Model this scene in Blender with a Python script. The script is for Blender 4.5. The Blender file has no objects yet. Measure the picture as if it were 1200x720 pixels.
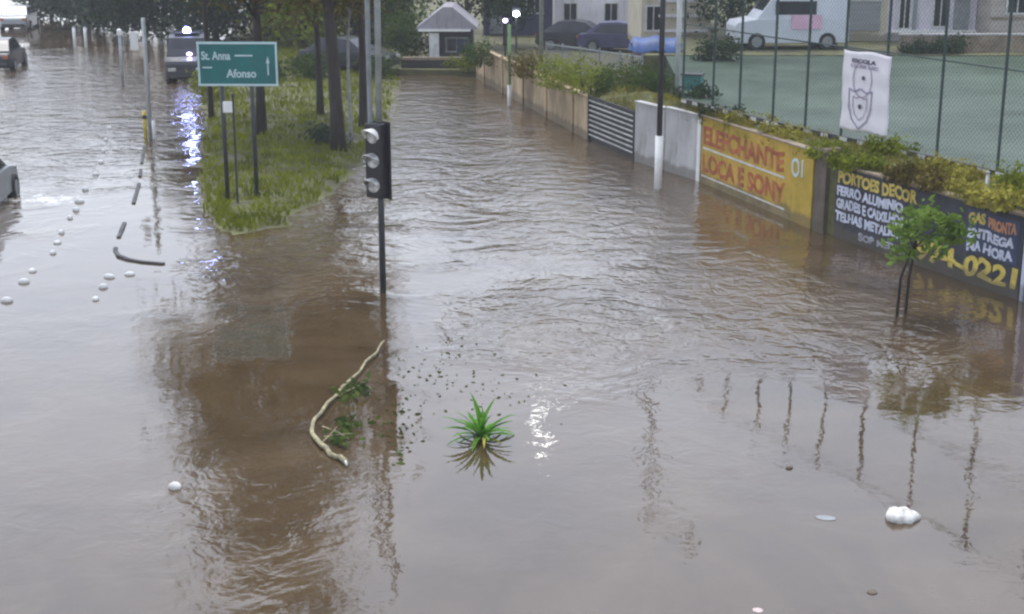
import bpy, bmesh, math, random
from mathutils import Vector, Matrix, noise
R = math.radians
rng = random.Random(7)
sc = bpy.context.scene
COL = sc.collection

# ------------------------------------------------------------------ camera
H, PITCH, F = 7.0, 15.45, 1700.0
cam_d = bpy.data.cameras.new('camera'); cam = bpy.data.objects.new('camera', cam_d); COL.objects.link(cam)
cam_d.sensor_width = 36; cam_d.lens = 36 * F / 1200.0; cam_d.clip_end = 4000; cam_d.clip_start = 0.1
cam.location = (0, 0, H); cam.rotation_euler = (R(90 - PITCH), 0, 0)
sc.camera = cam
_c, _s = math.cos(R(PITCH)), math.sin(R(PITCH))
def ray(px, py):
    u, v = (px - 600) / F, (360 - py) / F
    return Vector((u, _c + v * _s, -_s + v * _c))
def at(px, py, z=0.0):
    """where the thing seen at that spot of the photo stands, at height z"""
    d = ray(px, py); t = (z - H) / d.z
    return Vector((d.x * t, d.y * t, z))
def dep(px, py, y):
    d = ray(px, py); t = y / d.y
    return Vector((d.x * t, y, H + d.z * t))

# ------------------------------------------------------------------ materials
def nt(m):
    m.use_nodes = True; t = m.node_tree
    return t, t.nodes, t.links
def mat(name, col, rough=0.6, var=0.25, scale=3.0, metal=0.0, bump=0.0, bscale=20.0, col2=None, spec=0.5, detail=5, stretch=None):
    m = bpy.data.materials.new(name); t, N, L = nt(m)
    b = N['Principled BSDF']; b.inputs['Roughness'].default_value = rough; b.inputs['Metallic'].default_value = metal
    b.inputs['Specular IOR Level'].default_value = spec
    tc = N.new('ShaderNodeTexCoord'); src = tc.outputs['Object']
    if stretch:
        mp = N.new('ShaderNodeMapping'); mp.inputs['Scale'].default_value = stretch
        L.new(src, mp.inputs['Vector']); src = mp.outputs['Vector']
    n = N.new('ShaderNodeTexNoise'); n.inputs['Scale'].default_value = scale; n.inputs['Detail'].default_value = detail
    n.inputs['Roughness'].default_value = 0.65
    L.new(src, n.inputs['Vector'])
    cr = N.new('ShaderNodeValToRGB'); e = cr.color_ramp.elements
    a = [max(0, c * (1 - var)) for c in col]; z = list(col2) if col2 else [min(1, c * (1 + var)) for c in col]
    e[0].position, e[1].position = 0.32, 0.68
    e[0].color = (*a, 1); e[1].color = (*z, 1)
    L.new(n.outputs['Fac'], cr.inputs['Fac']); L.new(cr.outputs['Color'], b.inputs['Base Color'])
    if bump:
        n2 = N.new('ShaderNodeTexNoise'); n2.inputs['Scale'].default_value = bscale; n2.inputs['Detail'].default_value = 6
        L.new(src, n2.inputs['Vector'])
        bp = N.new('ShaderNodeBump'); bp.inputs['Strength'].default_value = bump; bp.inputs['Distance'].default_value = 0.02
        L.new(n2.outputs['Fac'], bp.inputs['Height']); L.new(bp.outputs['Normal'], b.inputs['Normal'])
    return m
def leafmat(name, a, z, scale=1.2, trans=0.3):
    m = mat(name, a, 0.75, 0.0, scale, col2=z, detail=6, spec=0.06)
    t, N, L = m.node_tree, m.node_tree.nodes, m.node_tree.links
    tr = N.new('ShaderNodeBsdfTranslucent'); mx = N.new('ShaderNodeMixShader'); mx.inputs[0].default_value = trans
    L.new(N['Color Ramp'].outputs['Color'], tr.inputs['Color'])
    L.new(N['Principled BSDF'].outputs[0], mx.inputs[1]); L.new(tr.outputs[0], mx.inputs[2])
    L.new(mx.outputs[0], N['Material Output'].inputs['Surface'])
    return m
def glow(name, col, s):
    m = bpy.data.materials.new(name); t, N, L = nt(m)
    b = N['Principled BSDF']; b.inputs['Base Color'].default_value = (*col, 1)
    b.inputs['Emission Color'].default_value = (*col, 1); b.inputs['Emission Strength'].default_value = s
    return m
M = dict(
    black=mat('black paint', (.012, .013, .015), .45, .4, 6), dark=mat('dark steel', (.03, .033, .036), .5, .4, 5),
    galv=mat('galvanised steel', (.36, .39, .39), .5, .25, 4, .3), grey=mat('grey paint', (.22, .24, .25), .5, .25, 3),
    white=mat('white paint', (.74, .75, .74), .5, .12, 2), dirtywhite=mat('dirty white paint', (.55, .56, .55), .6, .3, 2.5),
    grimevisor=mat('grimy visor', (.40, .40, .39), .45, .8, 9, col2=(.82, .82, .80)),
    visor=mat('pale visor', (.8, .8, .77), .4, .08, 4), lens=mat('pale lens', (.42, .44, .42), .12, .6, 9, col2=(.78, .78, .75)),
    signgreen=mat('sign green', (.005, .13, .125), .4, .2, 2), retro=mat('sign white', (.50, .64, .66), .4, .1, 5),
    yellowpole=mat('yellow paint', (.55, .42, .05), .5, .25, 6), blue=mat('blue tarp', (.015, .06, .20), .5, .35, 3, bump=.5, bscale=6),
    teal=mat('teal paint', (.03, .18, .17), .5, .3, 5), greenpost=mat('green paint', (.14, .27, .10), .5, .25, 4),
    bark=mat('wet bark', (.028, .023, .017), .75, .5, 6, bump=.8, bscale=18, stretch=(1, 1, .25)),
    barkpale=mat('weathered branch', (.27, .24, .14), .7, .6, 9, bump=.5, bscale=20),
    trunkpale=mat('pale trunk', (.25, .25, .23), .7, .3, 5),
    tan=mat('stained tan render', (.36, .26, .15), .8, .45, 1.1, bump=.3, bscale=12, col2=(.58, .45, .28), stretch=(1, 1, .35)),
    concrete=mat('pale concrete', (.42, .42, .42), .75, .25, 1.2, bump=.25, bscale=14, stretch=(1, 1, .4)),
    yellow=mat('painted yellow wall', (.46, .35, .03), .7, .3, 1.0, col2=(.60, .38, .06), bump=.2, bscale=12),
    mud=mat('mud stain', (.2, .16, .08), .8, .4, 2), redpaint=mat('red lettering', (.44, .09, .03), .7, .5, 3, col2=(.52, .17, .06)),
    pillar=mat('brown plaster', (.12, .095, .075), .8, .45, 2, bump=.3),
    darkwall=mat('dark painted wall', (.028, .032, .045), .6, .5, 1.5),
    yellowlet=mat('yellow lettering', (.58, .46, .09), .6, .25, 5), bluewhite=mat('pale blue lettering', (.56, .60, .72), .6, .15, 5),
    darkpanel=mat('dark panel', (.035, .05, .10), .6, .4, 2),
    bluepaint=mat('blue panel', (.06, .12, .30), .6, .3, 3), orange=mat('orange lettering', (.55, .26, .12), .6, .25, 5),
    greenwire=mat('green wire', (.03, .055, .05), .5, .2, 4), fabric=mat('white vinyl', (.72, .70, .74), .5, .06, 2),
    crest=mat('purple grey print', (.30, .27, .36), .6, .2, 6), crestdark=mat('dark print', (.07, .06, .11), .6, .2, 6),
    court=mat('wet green court', (.045, .075, .048), .45, .35, .35, spec=.12, col2=(.085, .122, .088), bump=.7, bscale=2.5),
    earth=mat('muddy earth', (.10, .085, .05), .85, .5, 1.2, bump=.6, bscale=8, col2=(.13, .14, .05)),
    bank=mat('weedy earth', (.13, .11, .045), .85, .5, 1.6, bump=.6, bscale=8, col2=(.15, .17, .05)),
    asphalt=mat('wet asphalt', (.05, .05, .052), .5, .3, 2, bump=.3), kerb=mat('wet kerb stone', (.045, .045, .05), .6, .4, 3),
    beige=mat('beige render', (.50, .46, .36), .8, .15, 1.2), lilac=mat('lilac white render', (.62, .59, .66), .8, .1, 1.0),
    tanb=mat('greyish tan render', (.40, .37, .34), .8, .2, 1.4, stretch=(.4, .4, 4)), whiteb=mat('white render', (.70, .68, .72), .8, .1, 1),
    stone=mat('brown stone', (.24, .19, .14), .8, .4, 2.2), glass=mat('dark glass', (.02, .023, .03), .12, .3, 2),
    shutter=mat('grey shutter', (.24, .25, .26), .6, .25, 1, stretch=(.3, .3, 12)), roofgrey=mat('pale sheet roof', (.30, .29, .32), .5, .15, 2),
    roofdark=mat('dark roof', (.07, .065, .06), .7, .35, 2), carsilver=mat('silver car paint', (.30, .32, .34), .3, .15, 1, .4),
    cardark=mat('dark car paint', (.025, .028, .035), .25, .2, 1), carwhite=mat('white car paint', (.52, .56, .62), .3, .08, 1),
    pink=mat('pink panel', (.72, .45, .60), .5, .15, 1.5), tyre=mat('tyre rubber', (.015, .015, .016), .85, .3, 5),
    foam=mat('white foam plastic', (.50, .48, .44), .7, .2, 14, col2=(.74, .74, .72), bump=.4, bscale=60), foampink=mat('pinkish plastic', (.55, .42, .42), .5, .15, 8),
    navy=mat('navy cladding', (.05, .055, .12), .6, .3, 2),
)
def weather(m, dirt=(.10, .085, .055), amt=.75, tide=.34):
    '''streaks of grime and the silt line the flood leaves at the foot of a wall'''
    t, N, L = m.node_tree, m.node_tree.nodes, m.node_tree.links; b = N['Principled BSDF']; src = b.inputs['Base Color'].links[0].from_socket
    tc = N.new('ShaderNodeTexCoord'); sp = N.new('ShaderNodeSeparateXYZ'); L.new(tc.outputs['Object'], sp.inputs[0])
    def nz(sc_, st, d=5):
        mp = N.new('ShaderNodeMapping'); mp.inputs['Scale'].default_value = st; L.new(tc.outputs['Object'], mp.inputs['Vector'])
        n = N.new('ShaderNodeTexNoise'); n.inputs['Scale'].default_value = sc_; n.inputs['Detail'].default_value = d; n.inputs['Roughness'].default_value = .7; L.new(mp.outputs[0], n.inputs['Vector']); return n.outputs['Fac']
    def mr(x, a, c, lo, hi):
        n = N.new('ShaderNodeMapRange'); n.interpolation_type = 'SMOOTHSTEP'
        for k, v in zip(('From Min', 'From Max', 'To Min', 'To Max'), (a, c, lo, hi)): n.inputs[k].default_value = v
        L.new(x, n.inputs['Value']); return n.outputs[0]
    def mth(op, a, c):
        n = N.new('ShaderNodeMath'); n.operation = op
        for i, x in enumerate((a, c)):
            if isinstance(x, (int, float)): n.inputs[i].default_value = x
            else: L.new(x, n.inputs[i])
        return n.outputs[0]
    zz = mth('ADD', sp.outputs['Z'], mth('MULTIPLY', mth('SUBTRACT', nz(2.2, (1, 1, .3)), .5), .5))
    a = mr(zz, tide * .6, tide, .85, 0)
    c = mth('MULTIPLY', mr(nz(2.4, (2.2, 2.2, .35)), .5, .72, 0, 1), .6)
    d = mth('MULTIPLY', mr(nz(9, (1, 1, 1)), .56, .7, 0, 1), .5)
    f = mth('MULTIPLY', mth('MAXIMUM', mth('MAXIMUM', a, c), d), amt)
    mx = N.new('ShaderNodeMix'); mx.data_type = 'RGBA'; L.new(f, mx.inputs['Factor']); L.new(src, mx.inputs['A']); mx.inputs['B'].default_value = (*dirt, 1)
    L.new(mx.outputs['Result'], b.inputs['Base Color'])
for k_ in ('yellow', 'redpaint', 'tan', 'concrete', 'darkwall', 'yellowlet', 'bluewhite', 'bluepaint', 'orange', 'pillar', 'beige', 'lilac', 'whiteb', 'roofgrey'): weather(M[k_], amt=.75 if k_ in ('yellow', 'redpaint', 'tan') else .68)
L_ = dict(
    yg=leafmat('yellow green leaves', (.08, .11, .012), (.30, .34, .03)), mid=leafmat('mid green leaves', (.025, .055, .013), (.09, .13, .028)),
    dark=leafmat('dark green leaves', (.014, .03, .014), (.05, .08, .03), trans=.2), grey=leafmat('grey green leaves', (.03, .048, .035), (.09, .12, .08), trans=.2),
    olive=leafmat('olive leaves', (.06, .05, .015), (.19, .15, .04)), fresh=leafmat('fresh green leaves', (.06, .12, .02), (.20, .29, .05), 3),
    dry=leafmat('straw leaves', (.19, .18, .03), (.44, .40, .08)), plant=leafmat('strap leaves', (.035, .14, .015), (.15, .36, .04), 6),
    bankgrass=leafmat('bank weeds', (.10, .12, .015), (.42, .34, .06), .8),
    grass=leafmat('grass blades', (.075, .10, .004), (.27, .30, .010), .9),
)
M['blue_lamp'] = glow('blue white beacon', (.40, .50, 1.0), 9)
M['violet_lamp'] = glow('violet lamp', (.62, .5, 1.0), 8)
M['cool_lamp'] = glow('cool white lamp', (.80, .86, 1.0), 20)
M['mast_lamp'] = glow('mast floodlight lamp', (1.0, .98, .95), 14)
M['head_lamp'] = glow('white head lamp', (1.0, 1.0, .92), 5)

# ------------------------------------------------------------------ mesh builder
class MB:
    def __init__(s): s.v, s.f = [], []
    def add(s, vs, fs, T=None):
        n = len(s.v); s.v += [tuple(T @ Vector(p)) if T else tuple(p) for p in vs]; s.f += [tuple(i + n for i in f) for f in fs]; return s
    def box(s, c, d, rz=0, T=None):
        x, y, z = d[0] / 2, d[1] / 2, d[2] / 2
        vs = [(-x, -y, -z), (x, -y, -z), (x, y, -z), (-x, y, -z), (-x, -y, z), (x, -y, z), (x, y, z), (-x, y, z)]
        q = Matrix.Translation(c) @ Matrix.Rotation(rz, 4, 'Z')
        return s.add(vs, [(3, 2, 1, 0), (4, 5, 6, 7), (0, 1, 5, 4), (1, 2, 6, 5), (2, 3, 7, 6), (3, 0, 4, 7)], T @ q if T else q)
    def tube(s, pts, rad, n=8, cap=True):
        pts = [Vector(p) for p in pts]
        if not hasattr(rad, '__len__'): rad = [rad] * len(pts)
        vs, fs = [], []
        for i, p in enumerate(pts):
            d = (pts[min(i + 1, len(pts) - 1)] - pts[max(i - 1, 0)]).normalized()
            a = d.orthogonal().normalized() if abs(d.z) < .9 else Vector((1, 0, 0)) - d * d.x
            a.normalize(); b = d.cross(a)
            for k in range(n):
                t = 2 * math.pi * k / n
                vs.append(p + (a * math.cos(t) + b * math.sin(t)) * rad[i])
        for i in range(len(pts) - 1):
            for k in range(n):
                fs.append((i * n + k, i * n + (k + 1) % n, (i + 1) * n + (k + 1) % n, (i + 1) * n + k))
        if cap:
            fs.append(tuple(range(n - 1, -1, -1))); fs.append(tuple((len(pts) - 1) * n + k for k in range(n)))
        return s.add(vs, fs)
    def lathe(s, prof, n=16, T=None):
        vs, fs = [], []
        for r, z in prof:
            for k in range(n):
                t = 2 * math.pi * k / n; vs.append((r * math.cos(t), r * math.sin(t), z))
        for i in range(len(prof) - 1):
            for k in range(n):
                fs.append((i * n + k, i * n + (k + 1) % n, (i + 1) * n + (k + 1) % n, (i + 1) * n + k))
        fs.append(tuple(range(n - 1, -1, -1))); fs.append(tuple((len(prof) - 1) * n + k for k in range(n)))
        return s.add(vs, fs, T)
    def prism(s, poly, y0, y1, T=None):
        """outline in xz, extruded along y"""
        n = len(poly); vs = [(x, y0, z) for x, z in poly] + [(x, y1, z) for x, z in poly]
        fs = [tuple(range(n)), tuple(range(2 * n - 1, n - 1, -1))] + [(i, (i + 1) % n + 0, (i + 1) % n + n, i + n)[::-1] for i in range(n)]
        return s.add(vs, fs, T)
    def build(s, name, m, parent=None, smooth=False, bevel=0.0, loc=None):
        me = bpy.data.meshes.new(name); me.from_pydata(s.v, [], s.f); me.materials.append(m)
        bm = bmesh.new(); bm.from_mesh(me); bmesh.ops.recalc_face_normals(bm, faces=bm.faces[:]) if len(s.f) < 3000 else None
        bm.to_mesh(me); bm.free()
        if smooth:
            for p in me.polygons: p.use_smooth = True
        o = bpy.data.objects.new(name, me); COL.objects.link(o)
        if parent: o.parent = parent
        if loc is not None: o.location = loc
        if bevel:
            b = o.modifiers.new('bevel', 'BEVEL'); b.width = bevel; b.segments = 2; b.limit_method = 'ANGLE'
        return o
def tag(o, label=None, cat=None, group=None, kind=None):
    if label: o['label'] = label
    if cat: o['category'] = cat
    if group: o['group'] = group
    if kind: o['kind'] = kind
    return o
def thing(name, label, cat, loc, rz=0, group=None):
    o = bpy.data.objects.new(name, None); COL.objects.link(o); o.location = loc; o.rotation_euler = (0, 0, rz)
    o.empty_display_size = .2
    return tag(o, label, cat, group)
def copy_tree(o, loc, rz, label, group=None):
    r = o.copy(); COL.objects.link(r); r.location = loc; r.rotation_euler = (0, 0, rz); r['label'] = label
    if group: r['group'] = group
    def rec(a, b):
        for ch in list(a.children):
            c = ch.copy(); COL.objects.link(c); c.parent = b; rec(ch, c)
    rec(o, r); return r
def letters(name, s, size, m, parent, x, z, y=-.012, width=None, bold=0.0, align='LEFT', shear=0):
    cu = bpy.data.curves.new(name, 'FONT'); cu.body = s; cu.size = size; cu.extrude = .003; cu.offset = bold; cu.align_x = align; cu.shear = shear
    o = bpy.data.objects.new(name, cu); COL.objects.link(o)
    bpy.context.view_layer.update()
    me = bpy.data.meshes.new_from_object(o.evaluated_get(bpy.context.evaluated_depsgraph_get()))
    bpy.data.objects.remove(o)
    xs = [v.co.x for v in me.vertices]; k = (width / (max(xs) - min(xs))) if width else 1
    hand = y > -.02
    for v in me.vertices:
        X_, Z_ = x + v.co.x * k, z + v.co.y
        if hand:
            X_ += .035 * noise.noise((X_ * 3, Z_ * 3, 1)); Z_ += .05 * noise.noise((X_ * 2.2, 5, 2)) + .02 * noise.noise((X_ * 6, Z_ * 6, 4))
        v.co = Vector((X_, y - v.co.z, Z_))
    me.materials.clear(); me.materials.append(m)
    q = bpy.data.objects.new(name, me); COL.objects.link(q); q.parent = parent
    return q

# ------------------------------------------------------------------ sky, sun, air
EL, ROT = R(72), R(-20)
w = bpy.data.worlds.new('World'); sc.world = w; w.use_nodes = True
N, L = w.node_tree.nodes, w.node_tree.links
sky = N.new('ShaderNodeTexSky'); sky.sky_type = 'NISHITA'; sky.sun_disc = False; sky.sun_elevation = EL; sky.sun_rotation = ROT
sky.air_density = 1.0; sky.dust_density = 2.0; sky.ozone_density = 1.0
hs = N.new('ShaderNodeHueSaturation'); hs.inputs['Saturation'].default_value = .34
bg = N['Background']; bg.inputs['Strength'].default_value = .15
L.new(sky.outputs[0], hs.inputs['Color']); tn = N.new('ShaderNodeMix'); tn.data_type = 'RGBA'; tn.blend_type = 'MULTIPLY'; tn.inputs['Factor'].default_value = 1; tn.inputs['B'].default_value = (.965, .985, 1.04, 1)
L.new(hs.outputs[0], tn.inputs['A']); L.new(tn.outputs['Result'], bg.inputs['Color'])
sd = bpy.data.lights.new('sun', 'SUN'); sd.energy = .8; sd.angle = R(25); sd.color = (1, .97, .93)
so = bpy.data.objects.new('sun', sd); COL.objects.link(so)
so.rotation_euler = Vector((math.cos(EL) * math.sin(ROT), math.cos(EL) * math.cos(ROT), math.sin(EL))).to_track_quat('Z', 'Y').to_euler()
sc.view_settings.view_transform = 'Standard'; sc.view_settings.look = 'None'; sc.view_settings.exposure = 1.17; sc.view_settings.gamma = 1
sc.cycles.filter_width = 2.4
sc.cycles.max_bounces = 8; sc.cycles.volume_bounces = 1; sc.cycles.use_denoising = True
hz = MB().box((0, 75, 8.75), (240, 190, 20.5)).build('haze', M['white']); tag(hz, kind='stuff')
hm = bpy.data.materials.new('rain air'); t, N, L = nt(hm); N.remove(N['Principled BSDF'])
pv = N.new('ShaderNodeVolumePrincipled'); pv.inputs['Color'].default_value = (.86, .88, .95, 1); pv.inputs['Density'].default_value = .0008
pv.inputs['Anisotropy'].default_value = 0
L.new(pv.outputs[0], N['Material Output'].inputs['Volume']); hz.data.materials[0] = hm

# ------------------------------------------------------------------ setting
def sheet(name, pts, m, label=None, z0=None):
    b = MB(); n = len(pts)
    if z0 is None: b.add(pts, [tuple(range(n))])
    else:
        b.add(list(pts) + [(p[0], p[1], z0) for p in pts], [tuple(range(n))] + [(i, (i + 1) % n, (i + 1) % n + n, i + n)[::-1] for i in range(n)])
    return tag(b.build(name, m), label, kind='structure')
sheet('ground', [(-900, -300, -.5), (900, -300, -.5), (900, 1500, -.5), (-900, 1500, -.5)], M['asphalt'])

# water: muddy, reflecting, ripples of several sizes
wm = bpy.data.materials.new('flood water'); t, N, L = nt(wm)
b = N['Principled BSDF']; b.inputs['Roughness'].default_value = .02; b.inputs['IOR'].default_value = 1.75
tc = N.new('ShaderNodeTexCoord'); P = tc.outputs['Object']
def noise_n(scale, detail, src=P, rough=.55, dist=0.0):
    n = N.new('ShaderNodeTexNoise'); n.inputs['Scale'].default_value = scale; n.inputs['Detail'].default_value = detail
    n.inputs['Roughness'].default_value = rough; n.inputs['Distortion'].default_value = dist
    L.new(src, n.inputs['Vector']); return n.outputs['Fac']
def math_n(op, a, c=None, clamp=False):
    n = N.new('ShaderNodeMath'); n.operation = op; n.use_clamp = clamp
    for i, x in enumerate((a, c)):
        if x is None: continue
        if isinstance(x, (int, float)): n.inputs[i].default_value = x
        else: L.new(x, n.inputs[i])
    return n.outputs[0]
def ramp_n(x, a, c, lo=0.0, hi=1.0):
    n = N.new('ShaderNodeMapRange'); n.interpolation_type = 'SMOOTHSTEP'
    for k, v in zip(('From Min', 'From Max', 'To Min', 'To Max'), (a, c, lo, hi)): n.inputs[k].default_value = v
    L.new(x, n.inputs['Value']); return n.outputs[0]
patch = noise_n(.45, 4, rough=.6, dist=.8)
def blob(px, py, rx, ry):
    """1 inside a patch of the water, fading to 0 at its rim"""
    p = at(px, py); mp = N.new('ShaderNodeMapping'); mp.vector_type = 'POINT'
    mp.inputs['Location'].default_value = (-p.x / rx, -p.y / ry, 0); mp.inputs['Scale'].default_value = (1 / rx, 1 / ry, 0)
    L.new(P, mp.inputs['Vector'])
    n = N.new('ShaderNodeVectorMath'); n.operation = 'LENGTH'; L.new(mp.outputs[0], n.inputs[0])
    w_ = math_n('ADD', n.outputs['Value'], math_n('MULTIPLY', math_n('SUBTRACT', patch, .5), 1.1))
    return ramp_n(w_, .15, 1.15, 1, 0)
swell = noise_n(.9, 2, dist=.3); rip = noise_n(2.2, 3, dist=.6); fine = noise_n(9, 3)
wind = ramp_n(noise_n(.16, 3), .38, .64)
chop = math_n('MAXIMUM', math_n('MULTIPLY', math_n('MAXIMUM', blob(890, 345, 3.6, 4.6), math_n('MULTIPLY', blob(670, 375, 2.4, 4.2), .7)), 1.5), blob(680, 210, 3.6, 13))
chop = math_n('MAXIMUM', chop, blob(355, 300, 2.0, 4.2))
chop = math_n('MAXIMUM', chop, math_n('MULTIPLY', blob(280, 600, 1.5, 3.4), .22))
chop = math_n('MAXIMUM', chop, math_n('MULTIPLY', blob(500, 120, 6, 26), 1.5))
chop = math_n('MAXIMUM', chop, math_n('MULTIPLY', blob(150, 90, 9, 34), 1.4))
amp = math_n('ADD', math_n('MULTIPLY', chop, 1.5), math_n('MULTIPLY', wind, .20))
amp = math_n('ADD', amp, .035)
h = math_n('ADD', math_n('MULTIPLY', swell, .45), math_n('ADD', math_n('MULTIPLY', rip, .5), math_n('MULTIPLY', fine, .10)))
h = math_n('MULTIPLY', h, amp)
bp = N.new('ShaderNodeBump'); bp.inputs['Strength'].default_value = 1; bp.inputs['Distance'].default_value = .085
L.new(h, bp.inputs['Height']); L.new(bp.outputs['Normal'], b.inputs['Normal'])
cr = N.new('ShaderNodeValToRGB'); cr.color_ramp.elements[0].color = (.048, .031, .015, 1); cr.color_ramp.elements[1].color = (.088, .061, .033, 1)
cr.color_ramp.elements[0].position = .35; cr.color_ramp.elements[1].position = .65
L.new(noise_n(.35, 7, rough=.68, dist=1.2), cr.inputs['Fac'])
foam = math_n('MULTIPLY', math_n('MAXIMUM', blob(40, 234, 1.9, .9), blob(-40, 238, 2.0, 1.0)), ramp_n(noise_n(2.2, 6, rough=.7), .45, .62), True)
mx = N.new('ShaderNodeMix'); mx.data_type = 'RGBA'; L.new(foam, mx.inputs['Factor']); L.new(cr.outputs[0], mx.inputs['A']); mx.inputs['B'].default_value = (.6, .6, .58, 1)
L.new(mx.outputs['Result'], b.inputs['Base Color'])
sheet('water', [(-110, -15, 0), (110, -15, 0), (110, 220, 0), (-110, 220, 0)], wm)

# lines along the right hand side of the street
W0 = [(558, 92), (690, 165), (743, 189), (820, 213), (950, 269), (976, 277), (1192, 352), (1300, 390)]
FB = [(720, 100), (800, 119), (905, 146), (1030, 173), (1200, 213), (1330, 244)]
FZ = 1.95
fpts = [at(x, y, FZ) for x, y in FB]
ftop = [p.copy() for p in fpts]
# sports court behind the fence, land beyond
sheet('sports_court', [(p.x, p.y, FZ - .03) for p in fpts[:0:-1]] + [(5.0, 44, FZ - .03), (5.4, 51.5, FZ - .03), (45, 51.5, FZ - .03), (45, fpts[-1].y, FZ - .03)][::1], M['court'], z0=-.5)
sheet('terrace', [(4.6, 51.5, FZ), (60, 51.5, FZ), (60, 140, FZ), (11.5, 140, FZ), (8.5, 66, FZ)], M['earth'], z0=-.5)
sheet('far_bank', [(-6.6, 63.2, .22), (-1.6, 62.6, .22), (4.3, 58, .22), (8.4, 66, .22), (11.4, 139, .22), (-20, 139, .22), (-15, 75, .22)], M['earth'], z0=-.5)
# bank between the walls and the fence
bk = MB(); wl = [at(x, y, 0) for x, y in W0]
back = [at(600, 78, 1.0), at(700, 98, 1.5), at(762, 108, FZ), at(800, 119, FZ), at(905, 146, FZ), at(960, 158, FZ), at(1200, 213, FZ), at(1330, 244, FZ)]
zt = [1.2, 1.2, 1.45, 1.5, 1.5, 1.5, 1.45, 1.45]
off = []
for i, p in enumerate(wl):
    q = back[i]; d = (q - p); d.z = 0; d.normalize()
    off.append((p.x + d.x * .16, p.y + d.y * .16, zt[i]))
vs = off + [tuple(p + Vector((0, 0, .0))) for p in back] + [(p[0], p[1], -.4) for p in off]
n = len(off); fs = []
for i in range(n - 1): fs += [(i, i + 1, n + i + 1, n + i), (2 * n + i, 2 * n + i + 1, i + 1, i)]
tag(bk.add(vs, fs).build('embankment', M['bank']), kind='structure')

# grass median: a low mound
MP = [at(x, y) for x, y in [(233, 100), (240, 130), (238, 165), (235, 200), (236, 235), (243, 262), (275, 276), (320, 268), (355, 250), (390, 225), (425, 195), (445, 165), (458, 130), (466, 98)]]
MP += [Vector((-6.2, 68, 0)), Vector((-7.5, 84, 0)), Vector((-16, 84, 0)), Vector((-14.2, 68, 0))]
def inside(x, y, poly):
    c = False; j = len(poly) - 1
    for i in range(len(poly)):
        a, d = poly[i], poly[j]
        if (a.y > y) != (d.y > y) and x < (d.x - a.x) * (y - a.y) / (d.y - a.y) + a.x: c = not c
        j = i
    return c
def edge_d(x, y, poly):
    m = 9e9; p = Vector((x, y))
    for i in range(len(poly)):
        a = poly[i].to_2d(); d = poly[(i + 1) % len(poly)].to_2d() - a
        k = max(0, min(1, (p - a).dot(d) / d.length_squared)); m = min(m, (p - a - d * k).length)
    return m
def mound(x, y):
    e = edge_d(x, y, MP); e = e if inside(x, y, MP) else -e
    e += .35 * noise.noise((x * .9, y * .9, 3)) + .15 * noise.noise((x * 3, y * 3, 1))
    return -.06 + .30 * (1 - math.exp(-max(0, e + .25) / 1.1)) - max(0, -e - .25) * .5 + .05 * noise.noise((x * 1.3, y * 1.3, 8)) * (1 if e > 0 else 0)
g = MB(); nx, ny = 60, 200; x0, x1, y0, y1 = -17, -4.0, 31, 85
vs = []
for j in range(ny + 1):
    for i in range(nx + 1):
        x = x0 + (x1 - x0) * i / nx; y = y0 + (y1 - y0) * j / ny; vs.append((x, y, max(-.45, mound(x, y))))
g.add(vs, [(j * (nx + 1) + i, j * (nx + 1) + i + 1, (j + 1) * (nx + 1) + i + 1, (j + 1) * (nx + 1) + i) for j in range(ny) for i in range(nx)])
tag(g.build('grass_median', M['earth'], smooth=True), kind='structure')
# the grass itself
g = MB(); k = 0
while k < 30000:
    x, y = rng.uniform(x0, x1), y0 + (y1 - y0) * rng.random() ** 1.7
    z = mound(x, y)
    if z < .02 or noise.noise((x * .7, y * .45, 5)) < -.42: k += .3; continue
    hh = rng.uniform(.07, .2) * (1.25 if noise.noise((x * .6, y * .6, 9)) > 0 else .8); a = rng.uniform(0, 6.28); wd = rng.uniform(.012, .026)
    dx, dy = math.cos(a) * wd, math.sin(a) * wd; lx, ly = rng.gauss(0, .06), rng.gauss(0, .06)
    n = len(g.v)
    g.v += [(x - dx, y - dy, z - .02), (x + dx, y + dy, z - .02), (x + lx * .5 + dx * .7, y + ly * .5 + dy * .7, z + hh * .6), (x + lx, y + ly, z + hh), (x + lx * .5 - dx * .7, y + ly * .5 - dy * .7, z + hh * .6)]
    g.f.append((n, n + 1, n + 2, n + 3, n + 4)); k += 1
tag(g.build('grass', L_['grass']), kind='stuff')

# kerb of the drowned traffic island, just breaking the surface
kb = MB(); kr = [(170, 168), (166, 192), (163, 216), (155, 244), (146, 262), (139, 279), (135, 294), (139, 301), (150, 305), (168, 308), (192, 310), (214, 309)]
kk = [at(x, y) for x, y in kr]; kd = []
for a, d in zip(kk[:-1], kk[1:]):
    for j in range(6): kd.append(a.lerp(d, j / 6))
kd.append(kk[-1])
for j in range(0, len(kd) - 1):
    if noise.noise(tuple(kd[j] * .8)) < -.22: continue
    a, d = kd[j], kd[j + 1]; rz = math.atan2((d - a).y, (d - a).x)
    kb.box(((a.x + d.x) / 2, (a.y + d.y) / 2, -.03 + .02 * noise.noise(tuple(a * 1.7))), ((d - a).length + .01, .085, .13), rz)
tag(kb.build('kerb', M['kerb']), kind='structure')

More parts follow.
